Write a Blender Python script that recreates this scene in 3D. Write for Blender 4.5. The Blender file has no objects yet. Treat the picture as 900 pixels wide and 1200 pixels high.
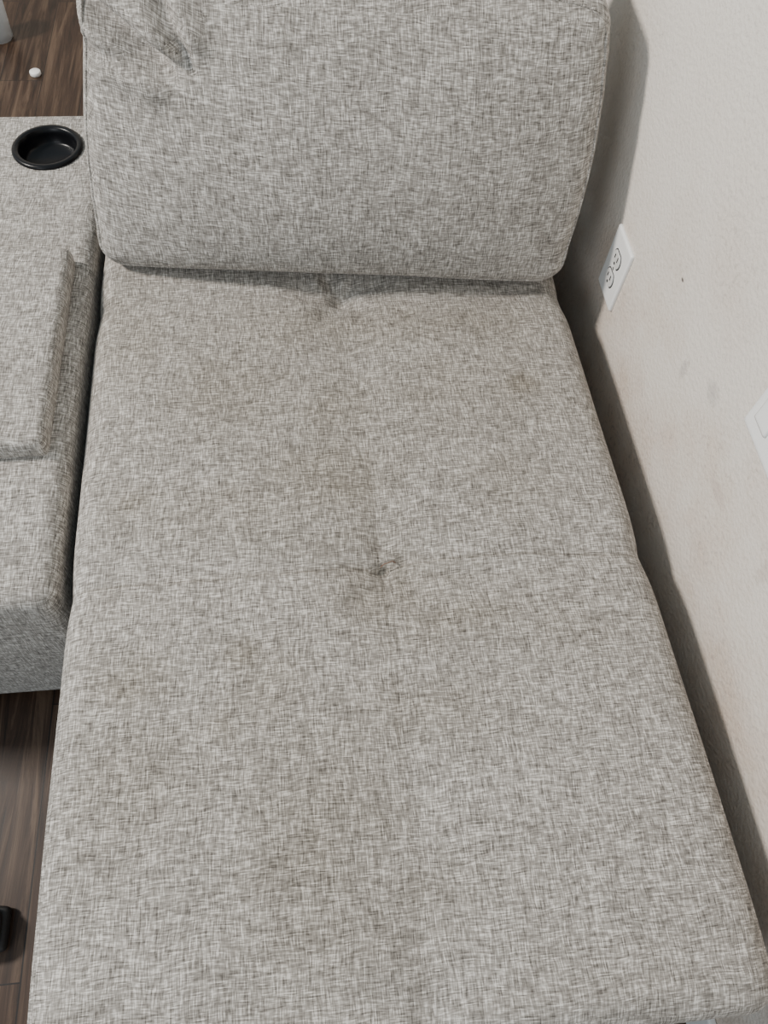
import bpy, math
import numpy as np
from mathutils import Matrix, Vector
rng=np.random.default_rng(3)

# ------------------------------------------------------------ helpers
def empty(name, loc=(0,0,0)):
    e=bpy.data.objects.new(name,None); bpy.context.collection.objects.link(e); e.location=loc
    e.empty_display_size=0.1
    return e

def finish(name, V, F, mat, parent=None, stain_shade=None, smooth=True):
    me=bpy.data.meshes.new(name)
    me.from_pydata([tuple(v) for v in V],[],[tuple(f) for f in F]); me.update()
    # box-mapped uv, in metres
    uv=me.uv_layers.new(name="UVMap")
    nl=len(me.loops); co=np.empty(len(me.vertices)*3); me.vertices.foreach_get('co',co); co=co.reshape(-1,3)
    li=np.empty(nl,dtype=np.int64); me.loops.foreach_get('vertex_index',li)
    pn=np.array([p.normal[:] for p in me.polygons]); ls=np.array([p.loop_start for p in me.polygons]); lt=np.array([p.loop_total for p in me.polygons])
    fn=np.repeat(pn,lt,axis=0); dom=np.argmax(np.abs(fn),axis=1)
    c=co[li]
    U=np.where(dom==0,c[:,1]+3.1,c[:,0]); W=np.where(dom==2,c[:,1],c[:,2]*1.05+5.3)
    uv.data.foreach_set('uv',np.stack([U,W],1).ravel())
    if stain_shade is not None:
        a=me.color_attributes.new(name="stain_shade",type='FLOAT_COLOR',domain='POINT')
        s=stain_shade(co); a.data.foreach_set('color',np.stack([s,s,s,np.ones_like(s)],1).ravel())
    if smooth:
        me.polygons.foreach_set('use_smooth',[True]*len(me.polygons))
    me.materials.append(mat)
    o=bpy.data.objects.new(name,me); bpy.context.collection.objects.link(o)
    if parent: o.parent=parent
    return o

def rbox_data(lo,hi,r,step):
    lo=np.array(lo,float); hi=np.array(hi,float)
    n=np.maximum(2,np.round((hi-lo)/step).astype(int))
    idx={}; V=[]; F=[]
    def vid(i,j,k):
        key=(i,j,k)
        if key not in idx:
            idx[key]=len(V); V.append(lo+(hi-lo)*np.array([i/n[0],j/n[1],k/n[2]]))
        return idx[key]
    def face(ax,side):
        a,b=[(1,2),(2,0),(0,1)][ax]
        for u in range(n[a]):
            for v in range(n[b]):
                q=[]
                for du,dv in ((0,0),(1,0),(1,1),(0,1)):
                    t=[0,0,0]; t[ax]=n[ax] if side else 0; t[a]=u+du; t[b]=v+dv
                    q.append(vid(*t))
                F.append(q if side else q[::-1])
    for ax in range(3):
        face(ax,0); face(ax,1)
    V=np.array(V)
    r=min(r,0.499*float((hi-lo).min()))
    q=np.clip(V,lo+r,hi-r); d=V-q; L=np.linalg.norm(d,axis=1,keepdims=True); L[L==0]=1
    return q+r*d/L, F

def rbox(name,lo,hi,r,step,mat,parent=None,disp=None,stain_shade=None):
    V,F=rbox_data(lo,hi,r,step)
    if disp is not None: V=disp(V)
    return finish(name,V,F,mat,parent,stain_shade)

def lathe(name,prof,mat,parent=None,loc=(0,0,0),n=48):
    V=[];F=[]
    for (r,z) in prof:
        for i in range(n):
            a=2*math.pi*i/n; V.append((loc[0]+r*math.cos(a),loc[1]+r*math.sin(a),loc[2]+z))
    for k in range(len(prof)-1):
        for i in range(n):
            j=(i+1)%n
            F.append((k*n+i,k*n+j,(k+1)*n+j,(k+1)*n+i))
    return finish(name,V,F,mat,parent)

def tube(name,P,r,mat,parent=None):
    P=np.array(P,float); V=[];F=[]; n=len(P)
    for i in range(n):
        t=P[min(i+1,n-1)]-P[max(i-1,0)]; t/=np.linalg.norm(t)
        a=np.cross(t,(.3,.2,1)); a/=np.linalg.norm(a); b=np.cross(t,a)
        for k in range(6):
            th=k*math.pi/3; V.append(P[i]+r*(a*math.cos(th)+b*math.sin(th)))
    for i in range(n-1):
        for k in range(6):
            l=(k+1)%6; F.append((i*6+k,i*6+l,(i+1)*6+l,(i+1)*6+k))
    return finish(name,V,F,mat,parent)

def sm(a,b,x):
    t=np.clip((x-a)/(b-a),0,1); return t*t*(3-2*t)
def noise2(x,y,seed=0,octs=3,f0=6.0):
    r=np.random.default_rng(seed); out=np.zeros_like(x); amp=1
    f=f0
    for o in range(octs):
        for k in range(5):
            th=r.uniform(0,2*math.pi); ph=r.uniform(0,6.28); ff=f*r.uniform(.6,1.4)
            out+=amp*np.sin(ff*(x*math.cos(th)+y*math.sin(th))+ph)/5
        amp*=.6; f*=2.1
    return out

# ------------------------------------------------------------ materials
def newmat(name):
    m=bpy.data.materials.new(name); m.use_nodes=True
    nt=m.node_tree; b=nt.nodes['Principled BSDF']; return m,nt,b
def N(nt,t,**kw):
    n=nt.nodes.new(t)
    for k,v in kw.items():
        if k in n.inputs: n.inputs[k].default_value=v
        else: setattr(n,k,v)
    return n
def math_(nt,op,a,b=None,clamp=False):
    n=nt.nodes.new('ShaderNodeMath'); n.operation=op; n.use_clamp=clamp
    for i,s in enumerate((a,b)):
        if s is None: continue
        if isinstance(s,(int,float)): n.inputs[i].default_value=s
        else: nt.links.new(s,n.inputs[i])
    return n.outputs[0]
def ramp(nt,fac,stops):
    r=nt.nodes.new('ShaderNodeValToRGB'); e=r.color_ramp.elements
    while len(e)<len(stops): e.new(0.5)
    for el,(p,c) in zip(e,stops): el.position=p; el.color=(*c,1)
    nt.links.new(fac,r.inputs[0]); return r.outputs[0]
def mix(nt,fac,a,b,bt='MIX'):
    n=nt.nodes.new('ShaderNodeMix'); n.data_type='RGBA'; n.blend_type=bt
    for s,i in ((fac,0),(a,6),(b,7)):
        if isinstance(s,(int,float)): n.inputs[i].default_value=s
        elif isinstance(s,tuple): n.inputs[i].default_value=(*s,1)
        else: nt.links.new(s,n.inputs[i])
    return n.outputs[2]

def fabric(name, stained_shaded=False, dark=1.0):
    m,nt,b=newmat(name)
    uv=N(nt,'ShaderNodeUVMap'); uv.uv_map='UVMap'
    wn=N(nt,'ShaderNodeTexNoise'); wn.inputs['Scale'].default_value=14; wn.inputs['Detail'].default_value=1
    nt.links.new(uv.outputs[0],wn.inputs['Vector'])
    wv=N(nt,'ShaderNodeVectorMath'); wv.operation='MULTIPLY_ADD'
    nt.links.new(wn.outputs['Color'],wv.inputs[0]); wv.inputs[1].default_value=(.009,.009,0); nt.links.new(uv.outputs[0],wv.inputs[2])
    sep=N(nt,'ShaderNodeSeparateXYZ'); nt.links.new(wv.outputs[0],sep.inputs[0])
    U,V=sep.outputs[0],sep.outputs[1]
    def yarn(along,across,pitch,freq,seed):
        row=math_(nt,'FLOOR',math_(nt,'MULTIPLY',across,pitch))
        cmb=N(nt,'ShaderNodeCombineXYZ')
        nt.links.new(math_(nt,'ADD',math_(nt,'MULTIPLY',along,freq),math_(nt,'MULTIPLY',row,3.717)),cmb.inputs[0])
        nt.links.new(math_(nt,'MULTIPLY',row,7.31),cmb.inputs[1]); cmb.inputs[2].default_value=seed
        n=N(nt,'ShaderNodeTexNoise'); n.inputs['Scale'].default_value=1; n.inputs['Detail'].default_value=1.0; n.inputs['Roughness'].default_value=.5
        nt.links.new(cmb.outputs[0],n.inputs['Vector']); return n.outputs[0]
    def threads(sx,sy,seed,detail=2.0):
        mp=N(nt,'ShaderNodeMapping'); mp.inputs['Scale'].default_value=(sx,sy,1); mp.inputs['Location'].default_value=(seed,seed*.7,seed)
        nt.links.new(uv.outputs[0],mp.inputs[0])
        n=N(nt,'ShaderNodeTexNoise'); n.inputs['Scale'].default_value=1; n.inputs['Detail'].default_value=detail; n.inputs['Roughness'].default_value=.55
        nt.links.new(mp.outputs[0],n.inputs['Vector']); return n.outputs[0]
    h=yarn(U,V,720,58,1.3); v=yarn(V,U,720,58,8.7)
    h2=yarn(U,V,1000,110,21.3); v2=yarn(V,U,1000,110,38.7)
    s=math_(nt,'ADD',math_(nt,'MULTIPLY',h,.29),math_(nt,'MULTIPLY',v,.29))
    s=math_(nt,'ADD',s,math_(nt,'MULTIPLY',h2,.21)); s=math_(nt,'ADD',s,math_(nt,'MULTIPLY',v2,.21))
    big=threads(8,8,31.0,3.0)
    s=math_(nt,'ADD',s,math_(nt,'MULTIPLY',math_(nt,'SUBTRACT',big,.5),.03))
    k=dark
    col=ramp(nt,s,[(.37,(.092*k,.083*k,.075*k)),(.45,(.205*k,.189*k,.170*k)),(.53,(.335*k,.313*k,.286*k)),(.61,(.63*k,.60*k,.56*k))])
    hgt=s
    if stained_shaded:
        at=N(nt,'ShaderNodeAttribute'); at.attribute_name='stain_shade'
        ns=threads(20,20,51.0,4.0)
        fac=math_(nt,'MULTIPLY',at.outputs['Fac'],math_(nt,'ADD',math_(nt,'MULTIPLY',ns,1.1),.45),True)
        col=mix(nt,fac,col,mix(nt,1.0,col,(.60,.565,.50),'MULTIPLY'))
        # stitched seams across and along the top
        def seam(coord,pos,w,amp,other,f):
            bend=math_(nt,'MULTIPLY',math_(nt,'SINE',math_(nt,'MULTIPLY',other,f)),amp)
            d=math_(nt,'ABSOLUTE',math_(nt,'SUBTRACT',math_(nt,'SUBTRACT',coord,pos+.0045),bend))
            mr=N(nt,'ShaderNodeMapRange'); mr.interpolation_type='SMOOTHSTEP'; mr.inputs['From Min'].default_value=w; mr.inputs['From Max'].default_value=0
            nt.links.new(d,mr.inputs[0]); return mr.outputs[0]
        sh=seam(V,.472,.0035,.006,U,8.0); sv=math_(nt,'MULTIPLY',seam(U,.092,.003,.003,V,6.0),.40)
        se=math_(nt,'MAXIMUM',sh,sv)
        col=mix(nt,math_(nt,'MULTIPLY',se,.50),col,mix(nt,1.0,col,(.5,.47,.43),'MULTIPLY'))  # crease shade of the seams, with some grime, darkened into the colour
        hgt=math_(nt,'SUBTRACT',s,math_(nt,'MULTIPLY',se,1.8))
    nt.links.new(col,b.inputs['Base Color'])
    b.inputs['Roughness'].default_value=.95
    b.inputs['Specular IOR Level'].default_value=.15
    b.inputs['Sheen Weight'].default_value=.08
    bp=N(nt,'ShaderNodeBump'); bp.inputs['Strength'].default_value=.2; bp.inputs['Distance'].default_value=.001
    nt.links.new(hgt,bp.inputs['Height']); nt.links.new(bp.outputs[0],b.inputs['Normal'])
    return m

M_fab=fabric('linen_weave',False,1.03); M_fabs=fabric('linen_weave_stained_shaded',True,1.08)

def plain(name,col,rough=.5,metal=0,**kw):
    m,nt,b=newmat(name)
    n=N(nt,'ShaderNodeTexNoise'); n.inputs['Scale'].default_value=40
    c=mix(nt,n.outputs[0],tuple(x*.92 for x in col),tuple(min(1,x*1.06) for x in col))
    nt.links.new(c,b.inputs['Base Color']); b.inputs['Roughness'].default_value=rough; b.inputs['Metallic'].default_value=metal
    for k,v in kw.items(): b.inputs[k].default_value=v
    return m
M_black=plain('black_plastic',(.004,.004,.005),.3,0,**{'Specular IOR Level':.22})
M_rub=plain('black_rubber',(.015,.014,.014),.6)
M_white=plain('white_plastic',(.85,.84,.82),.35)
M_trim=plain('trim_paint',(.78,.78,.76),.4)
M_leg=plain('leg_dark_wood',(.03,.022,.018),.4)
M_slot=plain('slot_dark',(.03,.03,.03),.6)
M_steel=plain('screw_metal',(.6,.6,.58),.3,.8)
M_thread=plain('tuft_thread',(.18,.10,.07),.9)

# wall
def wallmat(name,col):
    m,nt,b=newmat(name)
    tc=N(nt,'ShaderNodeTexCoord')
    n1=N(nt,'ShaderNodeTexNoise'); n1.inputs['Scale'].default_value=130; n1.inputs['Detail'].default_value=3
    n2=N(nt,'ShaderNodeTexNoise'); n2.inputs['Scale'].default_value=5.0; n2.inputs['Detail'].default_value=6; n2.inputs['Roughness'].default_value=.65
    n3=N(nt,'ShaderNodeTexNoise'); n3.inputs['Scale'].default_value=110; n3.inputs['Detail'].default_value=6; n3.inputs['Roughness'].default_value=.75
    for n in (n1,n2,n3): nt.links.new(tc.outputs['Object'],n.inputs['Vector'])
    sep=N(nt,'ShaderNodeSeparateXYZ'); nt.links.new(tc.outputs['Object'],sep.inputs[0])
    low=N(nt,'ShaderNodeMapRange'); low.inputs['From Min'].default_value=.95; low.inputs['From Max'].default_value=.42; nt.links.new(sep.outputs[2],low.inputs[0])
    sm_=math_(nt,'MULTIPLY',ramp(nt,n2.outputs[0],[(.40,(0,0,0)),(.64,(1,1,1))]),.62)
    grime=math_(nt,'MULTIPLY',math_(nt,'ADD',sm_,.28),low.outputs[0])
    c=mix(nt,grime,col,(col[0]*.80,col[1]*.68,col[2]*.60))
    sp=ramp(nt,n3.outputs[0],[(.53,(0,0,0)),(.62,(1,1,1))])
    c=mix(nt,math_(nt,'MULTIPLY',math_(nt,'MULTIPLY',sp,sm_),math_(nt,'MULTIPLY',math_(nt,'ADD',low.outputs[0],.35),.8),True),c,(.29,.255,.235))
    for (my,mz,ry,rz,st,cc) in ((.807,.659,.0050,.0028,.9,(.06,.05,.045)),(.62,.63,.020,.016,.38,(.31,.29,.28)),(.50,.56,.03,.012,.28,(.36,.27,.23)),(.36,.60,.012,.03,.26,(.36,.28,.24)),(.70,.585,.010,.02,.38,(.31,.29,.28))):
        d1=math_(nt,'POWER',math_(nt,'ABSOLUTE',math_(nt,'DIVIDE',math_(nt,'SUBTRACT',sep.outputs[1],my),ry)),2.0)
        d2=math_(nt,'POWER',math_(nt,'ABSOLUTE',math_(nt,'DIVIDE',math_(nt,'SUBTRACT',sep.outputs[2],mz),rz)),2.0)
        dd=math_(nt,'ADD',math_(nt,'ADD',d1,d2),math_(nt,'MULTIPLY',math_(nt,'SUBTRACT',n3.outputs[0],.5),4.0 if ry>.006 else 0.0))
        mr=N(nt,'ShaderNodeMapRange'); mr.inputs['From Min'].default_value=1.3; mr.inputs['From Max'].default_value=.2; mr.inputs['To Max'].default_value=st
        nt.links.new(dd,mr.inputs[0]); c=mix(nt,mr.outputs[0],c,cc)
    nt.links.new(c,b.inputs['Base Color']); b.inputs['Roughness'].default_value=.7; b.inputs['Specular IOR Level'].default_value=.25
    bp=N(nt,'ShaderNodeBump'); bp.inputs['Strength'].default_value=.8; bp.inputs['Distance'].default_value=.003
    nt.links.new(n1.outputs[0],bp.inputs['Height']); nt.links.new(bp.outputs[0],b.inputs['Normal'])
    return m
M_wall=wallmat('wall_paint',(.71,.665,.605))

# floor
m,nt,b=newmat('laminate_planks'); M_floor=m
tc=N(nt,'ShaderNodeTexCoord')
mp=N(nt,'ShaderNodeMapping'); mp.inputs['Rotation'].default_value=(0,0,math.pi/2); nt.links.new(tc.outputs['Object'],mp.inputs[0])
br=N(nt,'ShaderNodeTexBrick'); br.offset=.37
br.inputs['Scale'].default_value=1; br.inputs['Brick Width'].default_value=1.2; br.inputs['Row Height'].default_value=.125
br.inputs['Mortar Size'].default_value=.0012; br.inputs['Mortar Smooth'].default_value=.1
br.inputs['Color1'].default_value=(.0,.0,.0,1); br.inputs['Color2'].default_value=(1,1,1,1); br.inputs['Mortar'].default_value=(.5,.5,.5,1)
nt.links.new(mp.outputs[0],br.inputs['Vector'])
mp2=N(nt,'ShaderNodeMapping'); mp2.inputs['Scale'].default_value=(38,2.2,1); nt.links.new(tc.outputs['Object'],mp2.inputs[0])
off=N(nt,'ShaderNodeVectorMath'); off.operation='ADD'; nt.links.new(mp2.outputs[0],off.inputs[0])
sc=N(nt,'ShaderNodeVectorMath'); sc.operation='SCALE'; sc.inputs['Scale'].default_value=17; nt.links.new(br.outputs['Color'],sc.inputs[0]); nt.links.new(sc.outputs[0],off.inputs[1])
g=N(nt,'ShaderNodeTexNoise'); g.inputs['Scale'].default_value=1; g.inputs['Detail'].default_value=7; g.inputs['Roughness'].default_value=.72; g.inputs['Distortion'].default_value=1.2
nt.links.new(off.outputs[0],g.inputs['Vector'])
c=ramp(nt,g.outputs[0],[(.34,(.010,.005,.003)),(.5,(.042,.022,.013)),(.66,(.11,.070,.045))])
c=mix(nt,1.0,c,ramp(nt,br.outputs['Color'],[(0,(.72,.71,.70)),(1,(1.0,1.0,1.0))]),'MULTIPLY')
c=mix(nt,br.outputs['Fac'],c,(.008,.005,.004))
nt.links.new(c,b.inputs['Base Color']); b.inputs['Roughness'].default_value=.42; b.inputs['Specular IOR Level'].default_value=.32
bp=N(nt,'ShaderNodeBump'); bp.inputs['Strength'].default_value=.2; bp.inputs['Distance'].default_value=.001
nt.links.new(g.outputs[0],bp.inputs['Height']); nt.links.new(bp.outputs[0],b.inputs['Normal'])

# ------------------------------------------------------------ room
XW=.562
def box(name,lo,hi,mat,parent=None):
    (a,b_,c_),(d,e,f)=lo,hi
    V=[(a,b_,c_),(d,b_,c_),(d,e,c_),(a,e,c_),(a,b_,f),(d,b_,f),(d,e,f),(a,e,f)]
    F=[(0,3,2,1),(4,5,6,7),(0,1,5,4),(1,2,6,5),(2,3,7,6),(3,0,4,7)]
    return finish(name,V,F,mat,parent,smooth=False)
box('floor',(-4,-2,-.05),(XW+.1,4.1,0),M_floor)
box('wall_right',(XW,-2,0),(XW+.1,4.0,2.6),M_wall)
box('wall_back',(-4,4.0,0),(XW+.1,4.1,2.6),M_wall)
def baseboard(name,lo,hi):
    o=box(name,lo,hi,M_trim); bv=o.modifiers.new('b','BEVEL'); bv.width=.004; bv.segments=3; return o
baseboard('baseboard_right',(XW-.013,-2,0),(XW,3.987,.095))
baseboard('baseboard_back',(-4,3.987,0),(XW,4.0,.095))

# ------------------------------------------------------------ chaise
X0,X1,Y0,Y1=-.345,.480,-.112,1.62
TX=.072
ch=empty('chaise_lounge',(0,0,0))
tufts=[(.070,1.008,.026),(.101,.472,.026),(.10,-.075,.010)]
def chaise_disp(V):
    V=V.copy(); x,y,z=V[:,0].copy(),V[:,1].copy(),V[:,2].copy()
    top=sm(.36,.435,z)
    ux=(x-X0)/(X1-X0)
    crown=np.clip(np.sin(np.pi*np.clip(ux,0,1)),0,1)**.4
    def seamc(y0):
        return y0+.010*np.sin(ux*np.pi*2+.4)-.006*np.cos(ux*9)
    dz=.0105*crown
    for y0,w in ((1.008,1),(.468,1),(-.09,.6)):
        d=y-seamc(y0)
        dz-=w*(.008*np.exp(-(d/.05)**2)+.0030*np.exp(-(d/.0085)**2))
    xc=np.interp(y,[-.1,.468,1.015,1.5],[.11,.100,.070,.06])
    d=x-xc; f_=sm(1.14,1.03,y); dz-=f_*(.005*np.exp(-(d/.05)**2)+.0016*np.exp(-(d/.0085)**2))
    for tx,ty,dep in tufts:
        rx,ry=x-tx,y-ty; r=np.hypot(rx,ry); th=np.arctan2(ry,rx)
        dz-=dep*.12*np.exp(-(r/.018)**2)+dep*.70*np.exp(-(r/.060)**1.3)
        dz+=dep*.13*np.cos(5*th+.8+6*r)*np.exp(-((r-.055)/.032)**2)
    def crease(x0,y0,x1,y1,a,w):
        p=np.array([x1-x0,y1-y0]); L=np.hypot(*p); p/=L
        t=((x-x0)*p[0]+(y-y0)*p[1])/L; q=-(x-x0)*p[1]+(y-y0)*p[0]
        env=sm(-.15,.2,t)*sm(1.15,.6,t)
        return env*(-a*np.exp(-(q/w)**2)+.6*a*np.exp(-((q-2*w)/(1.4*w))**2)+.3*a*np.exp(-((q+2*w)/(1.4*w))**2))
    dz+=crease(.076,.468,.138,.486,.008,.006)
    dz+=crease(.098,.472,.104,.428,.004,.007)
    dz+=crease(.100,.472,.036,.478,.004,.008)
    dz+=crease(.068,1.005,.040,1.07,.006,.010)
    dz+=crease(.072,1.005,.104,1.06,.006,.010)
    dz+=.0018*noise2(x,y,5,3,9.)
    dz=np.minimum(dz,.0125)
    V[:,2]=z+dz*top
    bul=.006*np.sin(np.pi*np.clip((z-.24)/.21,0,1))
    puck=sum(np.exp(-((y-y0)/.030)**2) for y0 in (.468,.99))*.003
    s=np.where(x<TX,-.5,1)*sm(.36,.41,np.abs(x-(X0+X1)/2))
    V[:,0]+=s*(bul-puck+.003*noise2(y,z,8,2,8.))
    k=np.clip((1.05-y)/1.1,-.5,1.1)
    V[:,0]+=np.where(x>TX,1,0)*sm(TX,X1,x)*.028*k + np.where(x<=TX,1,0)*sm(TX,X0,x)*(.012*np.clip(k,0,2)-.010)
    return V
STAINS=[(.364,.79,.030,.030,.95),(-.111,.345,.028,.024,.75),(-.256,.59,.032,.025,.6),(.02,.62,.10,.08,.55),
(.11,.44,.08,.055,.5),(-.02,.12,.09,.15,.5),(-.07,.30,.06,.06,.55),(.11,.93,.25,.06,.45),(-.13,.80,.10,.08,.45),(.25,.78,.15,.08,.35),
(.06,.76,.11,.08,.42),(-.10,.57,.13,.06,.45),(-.25,.33,.05,.04,.7),(-.22,.20,.09,.10,.45),(.02,.52,.13,.04,.4),(.20,.38,.11,.035,.5),
(-.28,.93,.06,.13,.4),(.30,.60,.08,.06,.4),(.14,.26,.10,.06,.4),(.30,.92,.10,.07,.45),(-.13,.25,.035,.025,.6),(.33,.36,.07,.05,.35),(.10,.05,.1,.05,.35)]
def chaise_stain_shade(c):
    x,y=c[:,0],c[:,1]
    wx=x+.016*noise2(x,y,11,2,24.); wy=y+.016*noise2(x,y,12,2,24.)
    s=np.zeros_like(x)
    for sx,sy,rx,ry,k in STAINS:
        s=np.maximum(s,.72*k*np.exp(-(((wx-sx)/rx)**2+((wy-sy)/ry)**2)))+.09*k*np.exp(-(((wx-sx)/rx/1.8)**2+((wy-sy)/ry/1.8)**2))
    s+=.10*np.clip(noise2(x,y,21,3,10.)+.3,0,1)
    s+=.24*sm(.10,1.0,y)*(.7+.3*noise2(x,y,22,2,8.))  # light falloff painted in with the stains: seat darkens toward the back
    return np.clip(s,0,1)
rbox('seat_cushion',(X0,Y0,.235),(X1,Y1,.45),.042,.0065,M_fabs,ch,chaise_disp,chaise_stain_shade)
tube('tuft_thread',[(.095,.478,.434),(.100,.480,.4405),(.106,.481,.4410),(.112,.484,.4402),(.117,.484,.434)],.0008,M_thread,ch)
rbox('base',(X0+.012,Y0+.012,.07),(X1-.008,Y1,.242),.02,.02,M_fab,ch)
k=0
for lx in (X0+.07,X1-.07):
    for ly in (Y0+.08,Y1-.08):
        k+=1; lathe('leg_%d'%k,[(.0,0),(.018,0),(.020,.004),(.026,.075),(0,.075)],M_leg,ch,(lx,ly,0),24)
sb=empty('sofa_backrest')
rbox('back_panel',(X0+.02,1.64,0),(X1-.01,1.77,.80),.035,.015,M_fab,sb)

# ------------------------------------------------------------ back cushion
CW,CT,CH=.815,.20,.400
def cush_disp(V):
    V=V.copy(); x,y,z=V[:,0].copy(),V[:,1].copy(),V[:,2].copy()
    u=np.clip(x/CW+.5,0,1); w=np.clip(z/CH,0,1)
    su=np.clip(np.sin(np.pi*u),0,1)**.6; sw=np.clip(np.sin(np.pi*w**.8),0,1)**.65
    front=sm(CT*.6,0,y)
    dy=-.088*su*sw*front + .03*su*sw*(1-front)
    dy+=front*.0040*noise2(x,z,31,2,8.)*su
    e=np.minimum(x+CW/2,CW/2-x)
    dy+=front*.0025*np.sin(z*70+3*np.sin(z*19))*np.exp(-(e/.035)**2)
    for p0,p1,a,wd in (((-.44,.400),(-.255,.288),.038,.014),((-.33,.45),(-.240,.296),.024,.011),((-.42,.335),(-.31,.300),.010,.010)):
        p0=np.array(p0); p1=np.array(p1); d=p1-p0; L=np.hypot(*d); d/=L; nrm=np.array([-d[1],d[0]])
        rx,rz=x-p0[0],z-p0[1]; t=(rx*d[0]+rz*d[1])/L; q=rx*nrm[0]+rz*nrm[1]
        env=sm(-.5,.1,t)*sm(1.04,.80,t); q2=q+.006*np.sin(t*4)
        dy+=front*env*(a*np.exp(-(q2/wd)**2)-.6*a*np.exp(-((q2-2.0*wd)/(1.5*wd))**2)-.4*a*np.exp(-((q2+2.0*wd)/(1.5*wd))**2))
    y=y+dy
    x=x*(1-.045*sm(.45,1,w))
    x=x+np.where(x>0,1,-1)*sm(.33,.41,np.abs(x))*.008*sw
    z=z+.012*np.sin(np.pi*u)*w
    ear=np.exp(-(((x+.39)/.05)**2+((z-.400)/.045)**2)); x=x-.030*ear; z=z+.010*ear
    dr=np.exp(-(((x-.40)/.06)**2+((z-.400)/.05)**2)); x=x-.004*dr; z=z-.010*dr
    ty=z*.42
    X=x+.028*(z/CH); Y=y+ty+.02*np.sin(np.pi*u); Z=z
    a=-.095; c,s=math.cos(a),math.sin(a)
    V[:,0]=c*X-s*Y; V[:,1]=s*X+c*Y; V[:,2]=Z
    V[:,0]+=.060; V[:,1]+=1.034; V[:,2]+=.4628
    return V
bc=empty('back_cushion')
cu=rbox('cover',(-CW/2,0,0),(CW/2,CT,CH),.034,.0055,M_fab,bc,cush_disp)
def piping(name,yy,r=.0032):
    pts=[]; rad=.035; ins=.010
    xa,xb,za,zb=-CW/2+ins,CW/2-ins,ins,CH-ins
    def arc(cx,cz,a0):
        for i in range(9):
            a=a0+math.pi/2*i/8; pts.append((cx+rad*math.cos(a),cz+rad*math.sin(a)))
    arc(xb-rad,zb-rad,0)
    for i in range(1,60): pts.append((xb-rad+(xa+2*rad-xb)*i/60,zb))
    arc(xa+rad,zb-rad,math.pi/2)
    for i in range(1,30): pts.append((xa,zb-rad+(za+2*rad-zb)*i/30))
    arc(xa+rad,za+rad,math.pi)
    for i in range(1,60): pts.append((xa+rad+(xb-xa-2*rad)*i/60,za))
    arc(xb-rad,za+rad,1.5*math.pi)
    for i in range(1,30): pts.append((xb,za+rad+(zb-za-2*rad)*i/30))
    P=np.array([(p[0],yy,p[1]) for p in pts]); P=cush_disp(P)
    n=len(P);V=[];F=[]
    for i in range(n):
        t=P[(i+1)%n]-P[i-1]; t/=np.linalg.norm(t)
        a=np.cross(t,(0,1,.3)); a/=np.linalg.norm(a); b=np.cross(t,a)
        for k in range(6):
            th=k*math.pi/3; V.append(P[i]+r*(a*math.cos(th)+b*math.sin(th)))
    for i in range(n):
        for k in range(6):
            j=(i+1)%n;l=(k+1)%6; F.append((i*6+k,i*6+l,j*6+l,j*6+k))
    return finish(name,V,F,M_fab,bc)
piping('front_piping',.0100,.0030)

# ------------------------------------------------------------ console
co=empty('sofa_console')
CX0,CX1,CY0,CY1=-.92,-.366,.455,1.545
CUPS=[(-.478,1.425,.054),(-.79,1.425,.054)]
def cons_disp(V):
    V=V.copy(); x,y,z=V[:,0].copy(),V[:,1].copy(),V[:,2].copy()
    top=sm(.36,.44,z)
    dz=.004*noise2(x,y,41,2,7.)*.5 -.012*sm(.64,.46,y)
    for cx,cy,r in CUPS:
        d=np.hypot(x-cx,y-cy); dz=np.where(d<r,-.07,dz)
    V[:,2]+=dz*top
    V[:,1]+=np.where(y<.6,1,0)*(-.008)*np.sin(np.pi*np.clip((z-.03)/.42,0,1))
    return V
rbox('body',(CX0,CY0,.035),(CX1,CY1,.452),.026,.009,M_fab,co,cons_disp)
def pad_disp(V):
    V=V.copy(); u=np.clip((V[:,0]+.89)/.505,0,1); w=np.clip((V[:,1]-.665)/.455,0,1)
    V[:,2]+=.008*(np.sin(np.pi*u)*np.sin(np.pi*w))**.5*sm(.46,.48,V[:,2]); return V
rbox('armrest_pad',(-.89,.688,.446),(-.392,1.108,.488),.014,.006,M_fab,co,pad_disp)
for i,(cx,cy,r) in enumerate(CUPS):
    lathe('cup_holder_%d'%(i+1),[(.068,0.0),(.068,.003),(.065,.006),(.058,.0062),(.055,.003),(.053,-.006),(.051,-.022),(.047,-.026),(0,-.026)],M_black,co,(cx,cy,.4535))
lathe('power_button',[(.022,0),(.022,.004),(.019,.006),(.014,.0055),(.012,.004),(0,.004)],M_black,co,(-.582,1.272,.453),32)
k=0
for lx in (CX0+.07,CX1-.07):
    for ly in (CY0+.08,CY1-.08):
        k+=1; lathe('foot_%d'%k,[(.0,0),(.02,0),(.024,.04),(0,.04)],M_leg,co,(lx,ly,0),20)

# ------------------------------------------------------------ wall plates
def plate(parent,name,y0,y1,z0,z1):
    V,F=rbox_data((XW-.0065,y0,z0),(XW+.002,y1,z1),.0035,.003)
    return finish(name,V,F,M_white,parent)
wo=empty('wall_outlet'); yc,zc=1.000,.502
plate(wo,'face_plate',yc-.042,yc+.042,zc-.064,zc+.064)
def disc_x(name,cy,cz,ry,rz,x,th,mat,parent,flat=.8):
    V=[];F=[];n=40
    for lay,(s,dx) in enumerate(((1,0),(1,-th*.7),(.94,-th),(0.001,-th))):
        for i in range(n):
            a=2*math.pi*i/n
            V.append((x+dx,cy+s*ry*math.cos(a),cz+s*max(-flat*rz,min(flat*rz,rz*math.sin(a)))))
    for k in range(3):
        for i in range(n):
            j=(i+1)%n; F.append((k*n+i,k*n+j,(k+1)*n+j,(k+1)*n+i))
    return finish(name,V,F,mat,parent,smooth=False)
xf=XW-.0065
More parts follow.
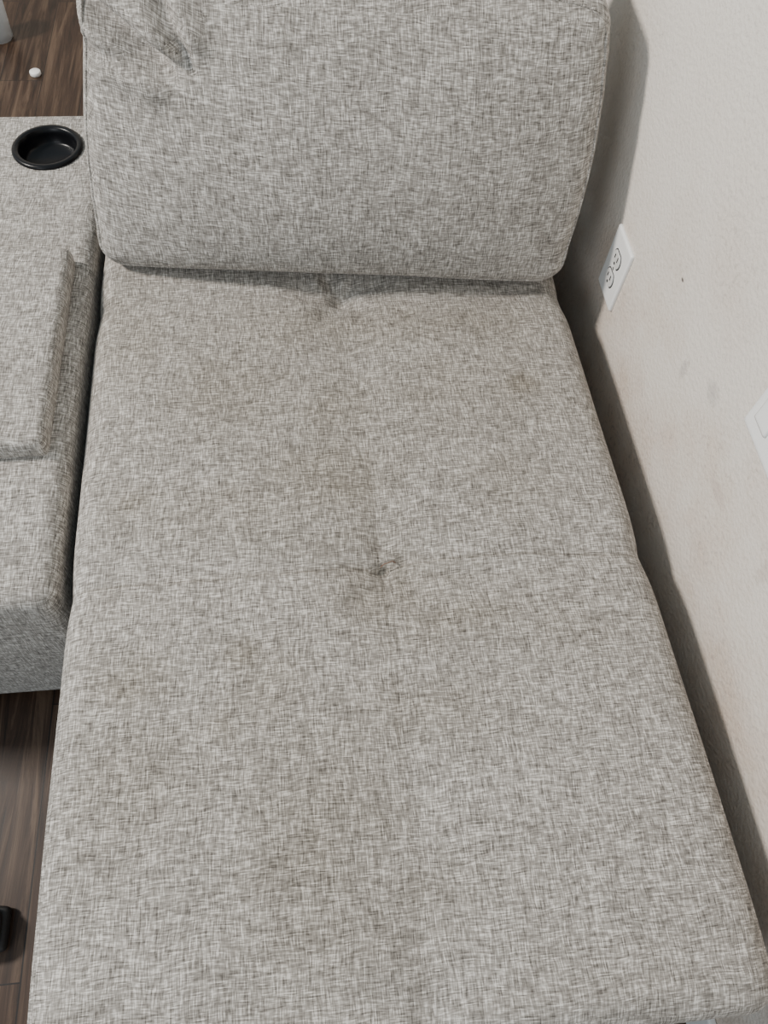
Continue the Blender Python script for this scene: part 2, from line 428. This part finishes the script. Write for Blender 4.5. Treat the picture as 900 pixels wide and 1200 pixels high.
M_rec=plain('receptacle_plastic',(.66,.65,.63),.35)
for i,dz in enumerate((.0205,-.0205)):
    c=zc+dz
    disc_x('receptacle_rim_%d'%(i+1),yc,c,.0195,.0187,xf+.0002,.0008,M_slot,wo,.82)
    disc_x('receptacle_%d'%(i+1),yc,c,.0172,.0165,xf,.0025,M_rec,wo,.82)
    box('slot_a%d'%i,(xf-.0030,yc-.0080,c-.001),(xf-.0024,yc-.0052,c+.009),M_slot,wo)
    box('slot_b%d'%i,(xf-.0030,yc+.0052,c-.001),(xf-.0024,yc+.0080,c+.007),M_slot,wo)
    disc_x('ground_%d'%i,yc,c-.008,.0028,.0028,xf-.0022,.0008,M_slot,wo,.99)
disc_x('screw',yc,zc,.0032,.0032,xf+.0003,.0012,M_steel,wo,.99)

ls=empty('light_switch')
V,F=rbox_data((XW-.010,.415,.682),(XW+.002,.538,.802),.004,.004); finish('switch_plate',V,F,M_white,ls)
for i,yy in enumerate((.448,.505)):
    V,F=rbox_data((XW-.014,yy-.017,.709),(XW-.008,yy+.017,.775),.002,.004); finish('rocker_%d'%(i+1),V,F,M_white,ls)

# ------------------------------------------------------------ small floor things
m,nt,b=newmat('clear_glass'); b.inputs['Transmission Weight'].default_value=.6; b.inputs['Roughness'].default_value=.10; b.inputs['Base Color'].default_value=(.93,.95,.96,1); M_glass=m
g=empty('drinking_glass')
lathe('glass_wall',[(0,0),(.036,0),(.039,.004),(.045,.13),(.043,.13),(.036,.012),(0,.010)],M_glass,g,(-.905,2.63,0))
lathe('bottle_cap',[(0,0),(.015,0),(.0165,.002),(.0165,.010),(.0150,.012),(0,.012)],M_white,None,(-.772,2.43,0),32)
sl=empty('black_slipper')
def slip(V):
    V=V.copy(); t=np.clip((V[:,0]+.80)/.27,0,1)
    V[:,1]=.078+(V[:,1]-.078)*(.72+.28*np.sin(np.pi*t**.8))
    return V
rbox('sole',(-.80,.032,0),(-.524,.124,.022),.010,.006,M_rub,sl,slip)
def upper(V):
    V=V.copy(); t=np.clip((V[:,0]+.68)/.15,0,1)
    V[:,1]=.078+(V[:,1]-.078)*(.95-.12*t); V[:,2]=.018+(V[:,2]-.018)*(1.0-.45*t)
    return V
rbox('upper',(-.68,.038,.018),(-.529,.118,.075),.026,.005,M_rub,sl,upper)

# ------------------------------------------------------------ light
def area(name,loc,target,size,power,col,sy=None):
    l=bpy.data.lights.new(name,'AREA'); l.energy=power; l.color=col; l.size=size
    if sy: l.shape='RECTANGLE'; l.size_y=sy
    o=bpy.data.objects.new(name,l); bpy.context.collection.objects.link(o)
    o.location=loc; d=Vector(target)-Vector(loc); o.rotation_euler=d.to_track_quat('-Z','Y').to_euler(); return o
area('window_light_left',(-3.2,1.25,3.2),(.3,.8,.4),.5,225,(1.0,.94,.87))
area('fill_light_front',(-2.4,-2.2,2.2),(0,.8,.4),1.6,40,(.92,.95,1.0))  # added fill from behind the camera, brightens the cushion front
w=bpy.data.worlds.new('World'); bpy.context.scene.world=w; w.use_nodes=True
bg=w.node_tree.nodes['Background']; bg.inputs[0].default_value=(.75,.91,1.0,1); bg.inputs[1].default_value=.63

# ------------------------------------------------------------ camera
cd=bpy.data.cameras.new('camera'); cam=bpy.data.objects.new('camera',cd); bpy.context.collection.objects.link(cam)
cd.sensor_fit='VERTICAL'; cd.sensor_height=36; cd.sensor_width=27; cd.lens=27; cd.clip_start=.01
cam.matrix_world=Matrix(((.9940,.0564,-.0929,0),(-.0948,.8680,-.4874,0),(.0531,.4932,.8682,1.45),(0,0,0,1)))
bpy.context.scene.camera=cam
